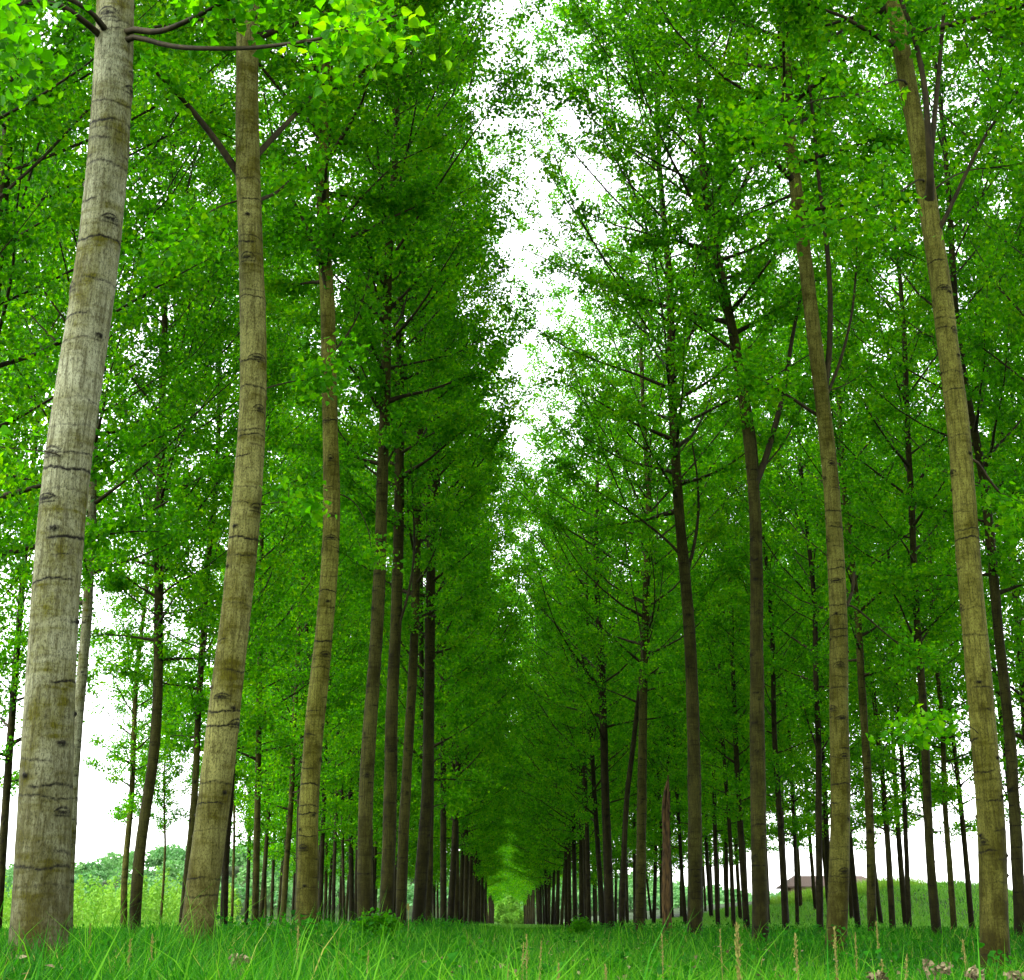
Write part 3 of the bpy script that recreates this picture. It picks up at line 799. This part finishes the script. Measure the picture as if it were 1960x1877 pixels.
# ------------------------------------------------------------------ broken dead trunk
def snag():
    g = np.random.default_rng(77)
    Y = 47.0
    pts = np.array([at(u, v, Y) for u, v in ((1276, 1782), (1276, 1690), (1275, 1620), (1274, 1560), (1276, 1520), (1279, 1490))])
    gz = float(ground_z(pts[0, 0], Y))
    base = np.array([pts[0, 0], Y, gz])
    z = np.linspace(-0.2, pts[-1, 2] - gz, 70)
    cx = np.interp(z, pts[:, 2] - gz, pts[:, 0] - base[0])
    H = z[-1]
    q = np.clip(z / H, 0, 1)
    r = 0.13 * (1 - 0.18 * q) * np.clip((1.02 - q) / 0.16, 0.05, 1) ** 0.7
    seg = 24
    ph = np.arange(seg) * 2 * math.pi / seg
    Z, PH = np.meshgrid(z, ph, indexing="ij")
    D = 0.02 * np.cos(3 * PH + Z * 2.1) + 0.018 * np.cos(7 * PH + 3 * np.sin(Z * 1.3)) - 0.05 * np.clip(np.cos(PH - 4.4), 0, 1) ** 4 * np.clip(np.sin(Z * 1.9 + 1), 0, 1)
    D *= (r / 0.13)[:, None]
    D -= r[:, None] * 0.9 * np.clip((Z - H * (0.90 + 0.08 * np.cos(2 * PH + 1) + 0.03 * np.cos(5 * PH))) / 0.35, 0, 1)
    V = np.stack([cx[:, None] + (r[:, None] + D) * np.cos(PH), (r[:, None] + D) * np.sin(PH), Z + 0.12 * np.cos(PH * 3) * (q[:, None] > 0.985)], -1).reshape(-1, 3)
    i = np.arange(len(z) - 1)[:, None] * seg
    j = np.arange(seg)[None, :]
    Q = np.stack([i + j, i + (j + 1) % seg, i + seg + (j + 1) % seg, i + seg + j], -1).reshape(-1, 4)
    root = bpy.data.objects.new("dead_tree", None)
    COL.objects.link(root)
    root.location = base
    link("trunk", mesh("trunk", V, [Q], [SNAG]), root)
    T = Tubes()
    T.add(np.array([[0.05, -0.10, 2.55], [0.0, -0.19, 2.62], [-0.02, -0.24, 2.70]]), [0.03, 0.025, 0.012], 7)
    T.add(np.array([[-0.10, -0.02, 2.2], [-0.17, -0.03, 2.22], [-0.2, -0.03, 2.27]]), [0.03, 0.022, 0.012], 7)
    V, Q = T.arrays()
    link("limb_stub", mesh("limb_stub", V, [Q], [SNAG]), root)
    tag(root, "broken dead trunk of bare reddish wood with a pointed top", "dead tree")


snag()

# ------------------------------------------------------------------ ground
def ground():
    xs = np.concatenate([-np.geomspace(1200, 62, 26), np.arange(-60, 60.1, 0.6), np.geomspace(62, 1200, 30)])
    ys = np.concatenate([-np.geomspace(120, 12, 10), np.arange(-10, 40, 0.6), np.arange(40, 200, 1.6), np.geomspace(201, 2000, 40)])
    X, Y = np.meshgrid(xs, ys)
    Z = ground_z(X, Y)
    n, m = X.shape
    i = np.arange(n - 1)[:, None] * m
    j = np.arange(m - 1)[None, :]
    Q = np.stack([i + j, i + j + 1, i + m + j + 1, i + m + j], -1).reshape(-1, 4)
    kind(link("ground", mesh("ground", np.stack([X, Y, Z], -1).reshape(-1, 3), [Q], [SOIL])), "structure")


ground()

# ------------------------------------------------------------------ grass
def blades(g, x, y, h, w, bend, tint, nseg=3):
    n = len(x)
    z = ground_z(x, y) - 0.01
    a = g.uniform(0, 6.283, n)
    b = a + g.normal(size=n) * 0.7
    dx, dy = np.cos(b), np.sin(b)
    wx, wy = -np.sin(a), np.cos(a)
    V, Fq, Ft = [], [], []
    for k in range(nseg + 1):
        s = k / nseg
        px = x + dx * bend * h * s * s
        py = y + dy * bend * h * s * s
        pz = z + h * (s - 0.32 * bend * s * s)
        if k < nseg:
            ww = w * (1 - 0.55 * s) * 0.5
            V.append(np.stack([px - wx * ww, py - wy * ww, pz], 1))
            V.append(np.stack([px + wx * ww, py + wy * ww, pz], 1))
        else:
            V.append(np.stack([px, py, pz], 1))
    nv = 2 * nseg + 1
    Vv = np.stack(V, 1).reshape(-1, 3)
    o = (np.arange(n) * nv)[:, None]
    for k in range(nseg - 1):
        Fq.append(o + np.array([[2 * k, 2 * k + 1, 2 * k + 3, 2 * k + 2]]))
    Ft = o + np.array([[2 * nseg - 2, 2 * nseg - 1, 2 * nseg]])
    return Vv, np.concatenate(Fq), Ft, np.repeat(tint, nv)


def lumpy(x, y, f, p):
    return 0.5 + 0.25 * (np.sin(x * f + p) * np.cos(y * f * 0.8 + p * 2) + np.sin(x * f * 2.3 + y * f * 1.1 + p * 3))


def grass():
    g = np.random.default_rng(5)
    n = 330000
    r = np.exp(g.uniform(math.log(3.2), math.log(150), n))
    th = g.uniform(-0.62, 0.62, n)
    x, y = r * np.sin(th), r * np.cos(th)
    tall = lumpy(x, y, 0.7, 1.0)
    fine_ = lumpy(x, y, 2.1, 4.0)
    lane = np.exp(-((x - 1.2) / 2.0) ** 2)
    h = (0.07 + 0.19 * tall + 0.19 * fine_) * g.uniform(0.55, 1.25, n) * (1 - 0.32 * lane)
    h *= np.clip(1.05 - 0.45 * np.exp(-((x - 5.3) / 2.2) ** 2 - ((y - 14) / 7) ** 2), 0.4, 1.1)
    h *= 1.12
    h *= 1 + 0.35 * np.exp(-((x + 3) / 1.4) ** 2) * np.clip((y - 12) / 10, 0, 1)
    for _r, _y, _o, _l in CENSUS:
        if _y < 60:
            h *= 1 + 0.55 * np.exp(-((x - _o.location.x) ** 2 + (y - _o.location.y + 0.15) ** 2) / 0.22)
    w = np.maximum(0.0075, r * 0.00046) * g.uniform(0.7, 1.5, n)
    tint = np.clip(0.04 + 0.45 * (fine_ - 0.2) + 0.22 * lane + g.normal(0, 0.20, n), 0, 0.88)
    long_ = g.uniform(size=n) < 0.035
    h[long_] *= g.uniform(1.3, 1.9, long_.sum())
    tint[long_] = g.uniform(0.4, 0.85, long_.sum())
    dry = g.uniform(size=n) < 0.022
    tint[dry] = g.uniform(0.92, 1.0, dry.sum())
    V, Fq, Ft, t = blades(g, x, y, h, w, g.uniform(0.15, 0.95, n), tint)
    kind(link("grass", mesh("grass", V, [Fq, Ft], [GRASS], [0, 0], {"tint": t}, smooth=False)), "stuff")
    # leafy weeds along the foot of the rows
    n = 26000
    row = g.choice([-3.0, 5.3, -10.0, 12.3], n, p=[0.45, 0.25, 0.18, 0.12])
    y = g.uniform(15, 90, n)
    x = row + g.normal(size=n) * 0.9
    keep = lumpy(x, y, 0.55, 2.2) > 0.5
    x, y = x[keep], y[keep]
    z = ground_z(x, y) + g.uniform(0.02, 0.42, len(x)) * (0.4 + lumpy(x, y, 0.55, 2.2))
    V, Fc, t = leaves(np.stack([x, y, z], 1), 0.07, g, False, 0.5)
    kind(link("undergrowth", mesh("undergrowth", V, [Fc], [GRASS], [0], {"tint": t * 0.5}, smooth=False)), "stuff")


grass()


def weeds():
    g = np.random.default_rng(21)
    pts = []
    for _ in range(260):
        r, th = math.exp(g.uniform(math.log(8.5), math.log(45))), g.uniform(-0.45, 0.45)
        x, y = r * math.sin(th), r * math.cos(th)
        n = int(g.integers(10, 26))
        hh = g.uniform(0.10, 0.38)
        f = g.uniform(0.2, 1, n)
        pts.append(np.stack([x + g.normal(size=n) * 0.07, y + g.normal(size=n) * 0.07, float(ground_z(x, y)) + f * hh], 1))
    V, Fc, t = leaves(np.concatenate(pts), 0.055, g, True, 0.9)
    kind(link("weeds", mesh("weeds", V, [Fc], [GRASS], [0], {"tint": t * 0.5}, smooth=False)), "stuff")
    n = 2600
    r, th = np.exp(g.uniform(math.log(4.5), math.log(40), n)), g.uniform(-0.5, 0.5, n)
    x, y = r * np.sin(th), r * np.cos(th)
    P = np.stack([x, y, ground_z(x, y) + g.uniform(0.02, 0.20, n)], 1)
    V, Fc, t = leaves(P, 0.045, g, True, 1.5)
    kind(link("fallen_leaves", mesh("fallen_leaves", V, [Fc], [DRIED], [0], {"tint": t}, smooth=False)), "stuff")


weeds()

# ------------------------------------------------------------------ flowering grass stalks, dried plants, a bush
def stalk(u0, v0, u1, v1, y, head, label, thick=1.0, bend=0.0):
    g = np.random.default_rng(int(u0 * 7 + v0))
    p1 = at(u1, v1, y)
    p0 = at(u0, v0, y)
    gz = float(ground_z(p0[0], y)) - 0.01
    base = np.array([p0[0], y, gz])
    top = p1 - base
    root = bpy.data.objects.new("grass_stalk", None)
    COL.objects.link(root)
    root.location = base
    s = np.linspace(0, 1, 12)[:, None]
    P = top * s + np.array([bend, 0, 0]) * (s * (1 - s))
    T = Tubes()
    T.add(P, np.linspace(0.0032, 0.0016, 12) * thick, 5)
    V, Q = T.arrays()
    link("stem", mesh("stem", V, [Q], [STRAW], attrs={"tint": np.full(len(V), 0.4)}), root)
    n = int(150 * thick)
    f = g.uniform(1 - head, 1.0, n)
    L = np.linalg.norm(top)
    c = np.stack([np.interp(f, s[:, 0], P[:, i]) for i in range(3)], 1)
    q = (f - (1 - head)) / head
    rad = 0.0055 * thick * np.sqrt(np.clip(np.sin(np.clip(q * 0.93 + 0.07, 0, 1) * math.pi), 0.02, 1))
    c += g.normal(size=(n, 3)) * rad[:, None] * 0.7
    tdir = unit(top)[None, :]
    nrm = unit(g.normal(size=(n, 3)))
    ax = unit(tdir + g.normal(size=(n, 3)) * 0.35)
    w = unit(np.cross(ax, nrm))
    nn = np.cross(w, ax)
    sz = (0.014 * thick * g.uniform(0.7, 1.3, n))[:, None, None]
    T4 = KITE * np.array([0.45, 1, 1])
    V = (c[:, None, :] + sz * (T4[None, :, 0:1] * w[:, None, :] + T4[None, :, 1:2] * ax[:, None, :] + T4[None, :, 2:3] * nn[:, None, :])).reshape(-1, 3)
    Fa = (KITE_F[None] + (np.arange(n) * 4)[:, None, None]).reshape(-1, 3)
    link("seed_head", mesh("seed_head", V, [Fa], [STRAW], attrs={"tint": np.repeat(g.uniform(0.2, 1, n), 4)}, smooth=False), root)
    tag(root, label, "grass stalk", "flowering grass stalks")


stalk(1416, 1876, 1410, 1772, 7.2, 0.62, "thickest tan seed-head stalk, before the pale-forked poplar", 1.5)
stalk(1528, 1880, 1522, 1792, 7.6, 0.5, "pale slightly tilted seed-head stalk before the farmhouse side of the lane", 1.05)
stalk(1600, 1842, 1597, 1778, 8.6, 0.6, "tan seed-head stalk at the foot of the twin-limbed poplar", 1.15)
stalk(1636, 1830, 1637, 1786, 10, 0.5, "short slim seed-head stalk just outside the twin-limbed poplar", 0.9)
stalk(1682, 1800, 1677, 1765, 12, 0.6, "short seed-head stalk at the foot of the bent brown trunk", 1.2)
stalk(1718, 1880, 1736, 1828, 7.5, 0.4, "leaning green-tan stalk before the bare dry patch", 0.8)
stalk(1686, 1880, 1688, 1838, 7.3, 0.5, "low seed-head stalk near the leaning one before the dry patch", 0.8)
stalk(1845, 1872, 1842, 1800, 8.2, 0.3, "bent pale stalk just inside the stout olive poplar", 0.8, 0.04)
stalk(1268, 1845, 1267, 1790, 9.5, 0.5, "slim seed-head stalk in front of the broken dead trunk", 0.85)
stalk(1382, 1830, 1378, 1780, 10, 0.5, "small seed-head stalk between the long-limbed and pale-forked poplars", 0.8)
stalk(1008, 1838, 1008, 1790, 9.0, 0.5, "slim upright seed-head stalk in the middle of the lane", 0.85)
stalk(996, 1845, 1002, 1808, 8.6, 0.5, "short leaning seed-head stalk in the middle of the lane", 0.9)
stalk(1027, 1832, 1036, 1805, 9.0, 0.5, "bowed brown seed-head stalk in the lane", 0.9)
stalk(970, 1890, 972, 1848, 7.0, 0.5, "low seed-head stalk near the bottom edge in the lane", 0.9)
stalk(1065, 1890, 1069, 1847, 7.0, 0.4, "small tan stalk near the bottom edge at the lane's farmhouse side", 0.9)
stalk(1160, 1885, 1159, 1850, 7.0, 0.5, "lone low tan stalk left of the thickest one", 0.9)
stalk(570, 1840, 571, 1776, 9.5, 0.4, "tan stalk at the foot of the limb-hugged poplar", 0.95)
stalk(176, 1812, 173, 1770, 10, 0.45, "tan seed-head stalk close beside the stoutest trunk", 1.0)
stalk(290, 1840, 292, 1790, 8.6, 0.4, "pale seed-head stalk between the stoutest and the curved trunk", 0.9)
stalk(245, 1850, 250, 1800, 8.2, 0.55, "broad pale seed-head stalk near the stoutest trunk's foot", 1.0)
stalk(700, 1870, 705, 1822, 7.8, 0.3, "thin stalk in the grass before the fourth trunk left of the lane", 0.7)
stalk(775, 1772, 781, 1733, 20, 0.1, "dry bare stalk leaning beside the fifth trunk left of the lane", 1.6, 0.1)


def dry_clump(u, v, y, size, label):
    g = np.random.default_rng(int(u))
    p = at(u, v, y)
    gz = float(ground_z(p[0], y))
    base = np.array([p[0], y, gz])
    hz = p[2] - gz
    n = 55
    P = np.clip(g.normal(size=(n, 3)) * 0.8, -1.2, 1.2) * np.array([size, size, size * 0.4]) + np.array([0, 0, hz])
    P[:, 2] = np.clip(P[:, 2], 0.01, None)
    root = bpy.data.objects.new("dried_plant", None)
    COL.objects.link(root)
    root.location = base
    V, Fc, t = leaves(P, 0.023, g, True, 0.3)
    link("withered_leaf_tuft", mesh("withered_leaf_tuft", V, [Fc], [DRIED], attrs={"tint": t}, smooth=False), root)
    T = Tubes()
    for k in range(5):
        T.add(np.array([[g.normal() * 0.02, g.normal() * 0.02, -0.02], [g.normal() * 0.03, 0, hz * 0.5], P[k]]), [0.004, 0.003, 0.002], 4)
    V, Q = T.arrays()
    link("stem", mesh("stem", V, [Q], [DRIED], attrs={"tint": np.full(len(V), 0.3)}), root)
    tag(root, label, "dried plant", "withered plants in the grass")


dry_clump(459, 1836, 7.6, 0.035, "pale withered plant in the grass right of the curved poplar's foot")
dry_clump(1795, 1852, 7.2, 0.05, "wide pale withered plant inside the stout olive poplar's foot")
dry_clump(1866, 1862, 7.2, 0.035, "pale withered plant right before the stout olive poplar")
dry_clump(1940, 1868, 7.0, 0.03, "pale withered plant at the outer side of the stout olive poplar")
dry_clump(1680, 1868, 7.0, 0.03, "small brownish withered plant before the bent brown trunk")


def bush(u, v, y, w, h, label, seed, mat, tint=0.3):
    g = np.random.default_rng(seed)
    p = at(u, v, y)
    base = np.array([p[0], y, float(ground_z(p[0], y))])
    root = bpy.data.objects.new("bush", None)
    COL.objects.link(root)
    root.location = base
    T = Tubes()
    pts = []
    for k in range(14):
        a, e = g.uniform(0, 6.28), g.uniform(0.5, 1.5)
        end = np.array([math.cos(a) * math.cos(e) * w * 0.5, math.sin(a) * math.cos(e) * w * 0.5, math.sin(e) * h])
        T.add(np.array([[0, 0, 0], end * np.array([0.4, 0.4, 0.55]), end]), [0.012, 0.008, 0.003], 4)
        f = g.uniform(0.25, 1.0, 170)[:, None]
        pts.append(end * f + g.normal(size=(170, 3)) * w * 0.07)
    P = np.concatenate(pts)
    P[:, 2] = np.abs(P[:, 2])
    V, Q = T.arrays()
    link("stem", mesh("stem", V, [Q], [LIMB]), root)
    V, Fc, t = leaves(P, w * 0.075, g, False)
    link("foliage", mesh("foliage", V, [Fc], [mat], attrs={"tint": t * tint * 2}, smooth=False), root)
    tag(root, label, "bush", "bushes closing the lane's far end" if y > 200 else None)


bush(1110, 1770, 52, 0.95, 0.62, "small dark bush at the foot of the trunks right of the lane", 3, LEAF, 0.1)
bush(720, 1765, 24, 1.0, 0.55, "low leafy bush before the fourth trunk left of the lane", 4, LEAF, 0.2)
for k, (bx, by, sc) in enumerate([(-1.6, 418, 0.92), (1.3, 412, 0.84), (4.0, 420, 0.95), (0.2, 432, 1.0)]):
    o = copy_tree(bx, by, 3, 0, k, s=sc, tint=(0.20, 0.19, 0.06))
    tag(o, ["leafy poplar closing the lane's far end, next to the left rows", "shortest leafy poplar closing the lane's far end", "leafy poplar closing the lane's far end, next to the right rows",
            "hindmost leafy poplar closing the lane's far end"][k], "tree", "poplars closing the lane's far end")
for k, (bx, by, bw, bh) in enumerate([(-4.5, 400, 6, 7), (-1.6, 406, 6, 11), (0.6, 396, 4.5, 5), (2.4, 404, 6, 9), (4.8, 400, 6, 6.5), (1.2, 411, 8, 14)]):
    p = [965 + 2770 * bx / by, 1766]
    bush(p[0], p[1], by, bw, bh * 0.6, ["wide bright bush at the lane's far end, outermost to the left rows", "tall narrow bright bush at the lane's far end",
                                  "lowest bright bush in the middle of the lane's far end", "rounded bright bush at the lane's far end, right of the lowest",
                                  "bright bush at the lane's far end against the right rows", "tallest bright bush behind the others at the lane's far end"][k], 50 + k, FIELD, 0.35)

# ------------------------------------------------------------------ beyond the plantation
def woods():
    """Wooded rise far beyond the field at the left: terrain, and a mass of crowns on it."""
    g = np.random.default_rng(9)
    KH = 2.86

    def hz(x, y):
        x, y = x / KH, y / KH
        e = KH * np.interp(x, [-260, -150, -128, -112, -104, -92, -60, -20, 20, 80], [8, 9.5, 10, 11.0, 14.0, 15.5, 16.5, 15, 10, 0])
        return e * np.exp(-((y - 420) / 55) ** 2) - 0.5
    xs, ys = KH * np.linspace(-300, 90, 80), KH * np.linspace(300, 560, 50)
    X, Y = np.meshgrid(xs, ys)
    n, m = X.shape
    i, j = np.arange(n - 1)[:, None] * m, np.arange(m - 1)[None, :]
    Q = np.stack([i + j, i + j + 1, i + m + j + 1, i + m + j], -1).reshape(-1, 4)
    kind(link("hill", mesh("hill", np.stack([X, Y, hz(X, Y)], -1).reshape(-1, 3), [Q], [SOIL])), "structure")
    pts, tn = [], []
    for _ in range(950):
        x, y = KH * g.uniform(-260, 70), KH * g.uniform(335, 470)
        r, h = KH * g.uniform(2.0, 3.6), KH * g.uniform(4.5, 7.5)
        d = unit(g.normal(size=(150, 3)))
        d[:, 2] = np.abs(d[:, 2]) * 1.3 - 0.4
        q = np.array([x, y, float(hz(x, y)) + h * 0.62]) + d * np.array([r, r, h * 0.42]) * g.uniform(0.75, 1.08, (150, 1))
        pts.append(q)
        tn.append(np.full(150, g.uniform(0.0, 0.9)))
    P, tn = np.concatenate(pts), np.concatenate(tn)
    V, Fc, t = leaves(P, 2.6, g, False, 0.6)
    t = np.clip(np.repeat(tn, 4) * 0.7 + t * 0.3, 0, 1)
    kind(link("woods", mesh("woods", V, [Fc], [WOODS], attrs={"tint": t}, smooth=False)), "stuff")
    # belt of bright young trees along the field
    pts, tn = [], []
    for _ in range(1300):
        x, y = g.uniform(-125, -27), g.uniform(112, 168)
        h = g.uniform(2.0, 3.6) + 1.9 * g.uniform() ** 4
        f = g.uniform(0, 1, 100)
        rr = (1 - f) ** 0.7 * 0.85 + 0.08
        a = g.uniform(0, 6.28, 100)
        pts.append(np.stack([x + rr * np.cos(a) * g.uniform(0.2, 1, 100), y + rr * np.sin(a), float(ground_z(x, y)) + 0.15 + f * h], 1))
        tn.append(np.full(100, g.uniform(0.2, 1)))
    P, tn = np.concatenate(pts), np.concatenate(tn)
    V, Fc, t = leaves(P, 0.26, g, False, 0.4)
    t = np.clip(np.repeat(tn, 4) * 0.6 + t * 0.4, 0, 1)
    kind(link("young_treeline", mesh("young_treeline", V, [Fc], [FIELD], attrs={"tint": t}, smooth=False)), "stuff")
    # bare track at the field edge
    TR = plain("track_dust", (0.30, 0.25, 0.17), (0.45, 0.38, 0.28), 2.0, 0.95)
    xs, ys = np.linspace(-90, -22, 60), np.array([76.0, 78, 80, 82.5])
    X, Y = np.meshgrid(xs, ys)
    Y = Y + 0.5 * np.sin(X * 0.15)
    n, m = X.shape
    i, j = np.arange(n - 1)[:, None] * m, np.arange(m - 1)[None, :]
    Q = np.stack([i + j, i + j + 1, i + m + j + 1, i + m + j], -1).reshape(-1, 4)
    kind(link("dirt_track", mesh("dirt_track", np.stack([X, Y, ground_z(X, Y) + 0.09], -1).reshape(-1, 3), [Q], [TR])), "structure")
    # meadow on both sides, seen between the trunks
    n = 150000
    side = g.uniform(size=n) < 0.6
    y = g.uniform(84, 165, n)
    x = np.where(side, g.uniform(8, 75, n), g.uniform(-110, -24, n))
    y = np.where(side, y, g.uniform(82, 118, n))
    x = np.concatenate([x, g.uniform(-14, 18, 60000)])
    y = np.concatenate([y, g.uniform(130, 440, 60000)])
    side, n = np.concatenate([side, np.ones(60000, bool)]), n + 60000
    V, Fq, Ft, t = blades(g, x, y, g.uniform(0.25, 0.6, n), g.uniform(0.05, 0.10, n), g.uniform(0.2, 0.8, n), np.clip(g.normal(0.5, 0.2, n) - 0.45 * side, 0, 1), 2)
    m_ = 9000
    x2, y2 = g.uniform(26, 40, m_), g.uniform(140, 152, m_)
    k_ = lumpy(x2, y2, 0.8, 1.0) > 0.42
    x2, y2 = x2[k_], y2[k_]
    V2, Fq2, Ft2, t2 = blades(g, x2, y2, g.uniform(0.5, 1.5, len(x2)), g.uniform(0.05, 0.10, len(x2)), g.uniform(0.1, 0.6, len(x2)), np.clip(g.normal(0.8, 0.2, len(x2)), 0, 1), 2)
    o_ = len(V)
    V, Fq, Ft, t = np.concatenate([V, V2]), np.concatenate([Fq, Fq2 + o_]), np.concatenate([Ft, Ft2 + o_]), np.concatenate([t, t2])
    kind(link("meadow_grass", mesh("meadow_grass", V, [Fq, Ft], [FIELD], [0, 0], {"tint": t}, smooth=False)), "stuff")


woods()


def box(bm_v, bm_f, x0, x1, y0, y1, z0, z1):
    o = len(bm_v)
    bm_v += [(x0, y0, z0), (x1, y0, z0), (x1, y1, z0), (x0, y1, z0), (x0, y0, z1), (x1, y0, z1), (x1, y1, z1), (x0, y1, z1)]
    bm_f += [tuple(o + k for k in f) for f in ((0, 3, 2, 1), (4, 5, 6, 7), (0, 1, 5, 4), (1, 2, 6, 5), (2, 3, 7, 6), (3, 0, 4, 7))]


def farmhouse():
    WALL = plain("pink_render", (0.26, 0.17, 0.11), (0.33, 0.23, 0.155), 2.5, 0.9)
    TILE = plain("roof_tile", (0.055, 0.040, 0.032), (0.11, 0.080, 0.060), 9.0, 0.85, (1, 6, 6), 0.6)
    DK = plain("shutter_paint", (0.03, 0.04, 0.03), (0.05, 0.06, 0.045), 6.0, 0.7)
    Y = 188.0
    a, b = at(1508, 1718, Y), at(1692, 1718, Y)
    zr, ze = at(1560, 1675, Y)[2], at(1560, 1697, Y)[2]
    g0 = 2.2
    root = bpy.data.objects.new("farmhouse", None)
    COL.objects.link(root)
    root.location = ((a[0] + b[0]) / 2, Y + 4, g0)
    W, D, e, r = (b[0] - a[0]) / 2, 4.0, ze - g0, zr - g0
    v, f = [], []
    box(v, f, -W + 0.5, W - 0.5, -D + 0.6, D - 0.6, -3.0, e + 0.1)
    link("wall", mesh("wall", v, [np.array(f)], [WALL], smooth=False), root)
    v = [(-W, -D, e), (W, -D, e), (W, D, e), (-W, D, e), (-W + 1.6, 0, r), (W - 1.6, 0, r), (-W, -D, e - 0.15), (W, -D, e - 0.15), (W, D, e - 0.15), (-W, D, e - 0.15)]
    q = np.array([(0, 1, 5, 4), (2, 3, 4, 5), (6, 7, 1, 0), (7, 8, 2, 1), (8, 9, 3, 2), (9, 6, 0, 3), (9, 8, 7, 6)])
    t = np.array([(1, 2, 5), (3, 0, 4)])
    rf = link("roof", mesh("roof", v, [q, t], [TILE], [0, 0], smooth=False), root)
    v, f = [], []
    box(v, f, 2.2, 2.9, -0.35, 0.35, r - 0.6, r + 0.7)
    link("chimney", mesh("chimney", v, [np.array(f)], [WALL], smooth=False), rf)
    for x in (-W + 2.6, -W + 5.6, W - 3.0):
        v, f = [], []
        box(v, f, x - 0.45, x + 0.45, -D + 0.5, -D + 0.597, e - 1.6, e - 0.5)
        link("window", mesh("window", v, [np.array(f)], [DK], smooth=False), root)
    tag(root, "low pinkish farmhouse with a brown tiled roof behind the grassy bank", "house")


farmhouse()

# ------------------------------------------------------------------ light: bright overcast, open sky behind the camera
w = bpy.data.worlds.new("World")
SC.world = w
w.use_nodes = True
nt = w.node_tree
nt.nodes.clear()
sky = nt.nodes.new("ShaderNodeTexSky")
sky.sky_type = "NISHITA"
sky.sun_disc = False
SUN_EL, SUN_AZ = math.radians(50), math.radians(245)   # from behind, a little to the left
sky.sun_elevation = SUN_EL
sky.sun_rotation = SUN_AZ
sky.air_density, sky.dust_density, sky.ozone_density = 1.0, 1.5, 1.0
hsv = nt.nodes.new("ShaderNodeHueSaturation")          # cloud cover greys the blue
hsv.inputs["Saturation"].default_value = 0.08
bg = nt.nodes.new("ShaderNodeBackground")
bg.inputs["Strength"].default_value = 0.15
wo = nt.nodes.new("ShaderNodeOutputWorld")
nt.links.new(sky.outputs[0], hsv.inputs["Color"])
nt.links.new(hsv.outputs[0], bg.inputs["Color"])
nt.links.new(bg.outputs[0], wo.inputs["Surface"])

sd = bpy.data.lights.new("sun", "SUN")
sd.energy, sd.angle, sd.color = 0.8, math.radians(30), (1.0, 0.98, 0.91)
so = bpy.data.objects.new("sun", sd)
COL.objects.link(so)
dirv = np.array([math.sin(SUN_AZ) * math.cos(SUN_EL), math.cos(SUN_AZ) * math.cos(SUN_EL), math.sin(SUN_EL)])
from mathutils import Vector
so.rotation_euler = Vector(dirv).to_track_quat("Z", "Y").to_euler()

SC.view_settings.view_transform = "Standard"
SC.view_settings.look = "None"
SC.view_settings.exposure = 2.85
SC.view_settings.gamma = 1.0
SC.render.engine = "CYCLES"
c = SC.cycles
c.max_bounces, c.diffuse_bounces, c.glossy_bounces, c.transmission_bounces, c.transparent_max_bounces = 6, 4, 2, 4, 4
c.use_denoising = True
c.caustics_reflective = c.caustics_refractive = False
c.sample_clamp_indirect = 6.0
c.use_adaptive_sampling = True
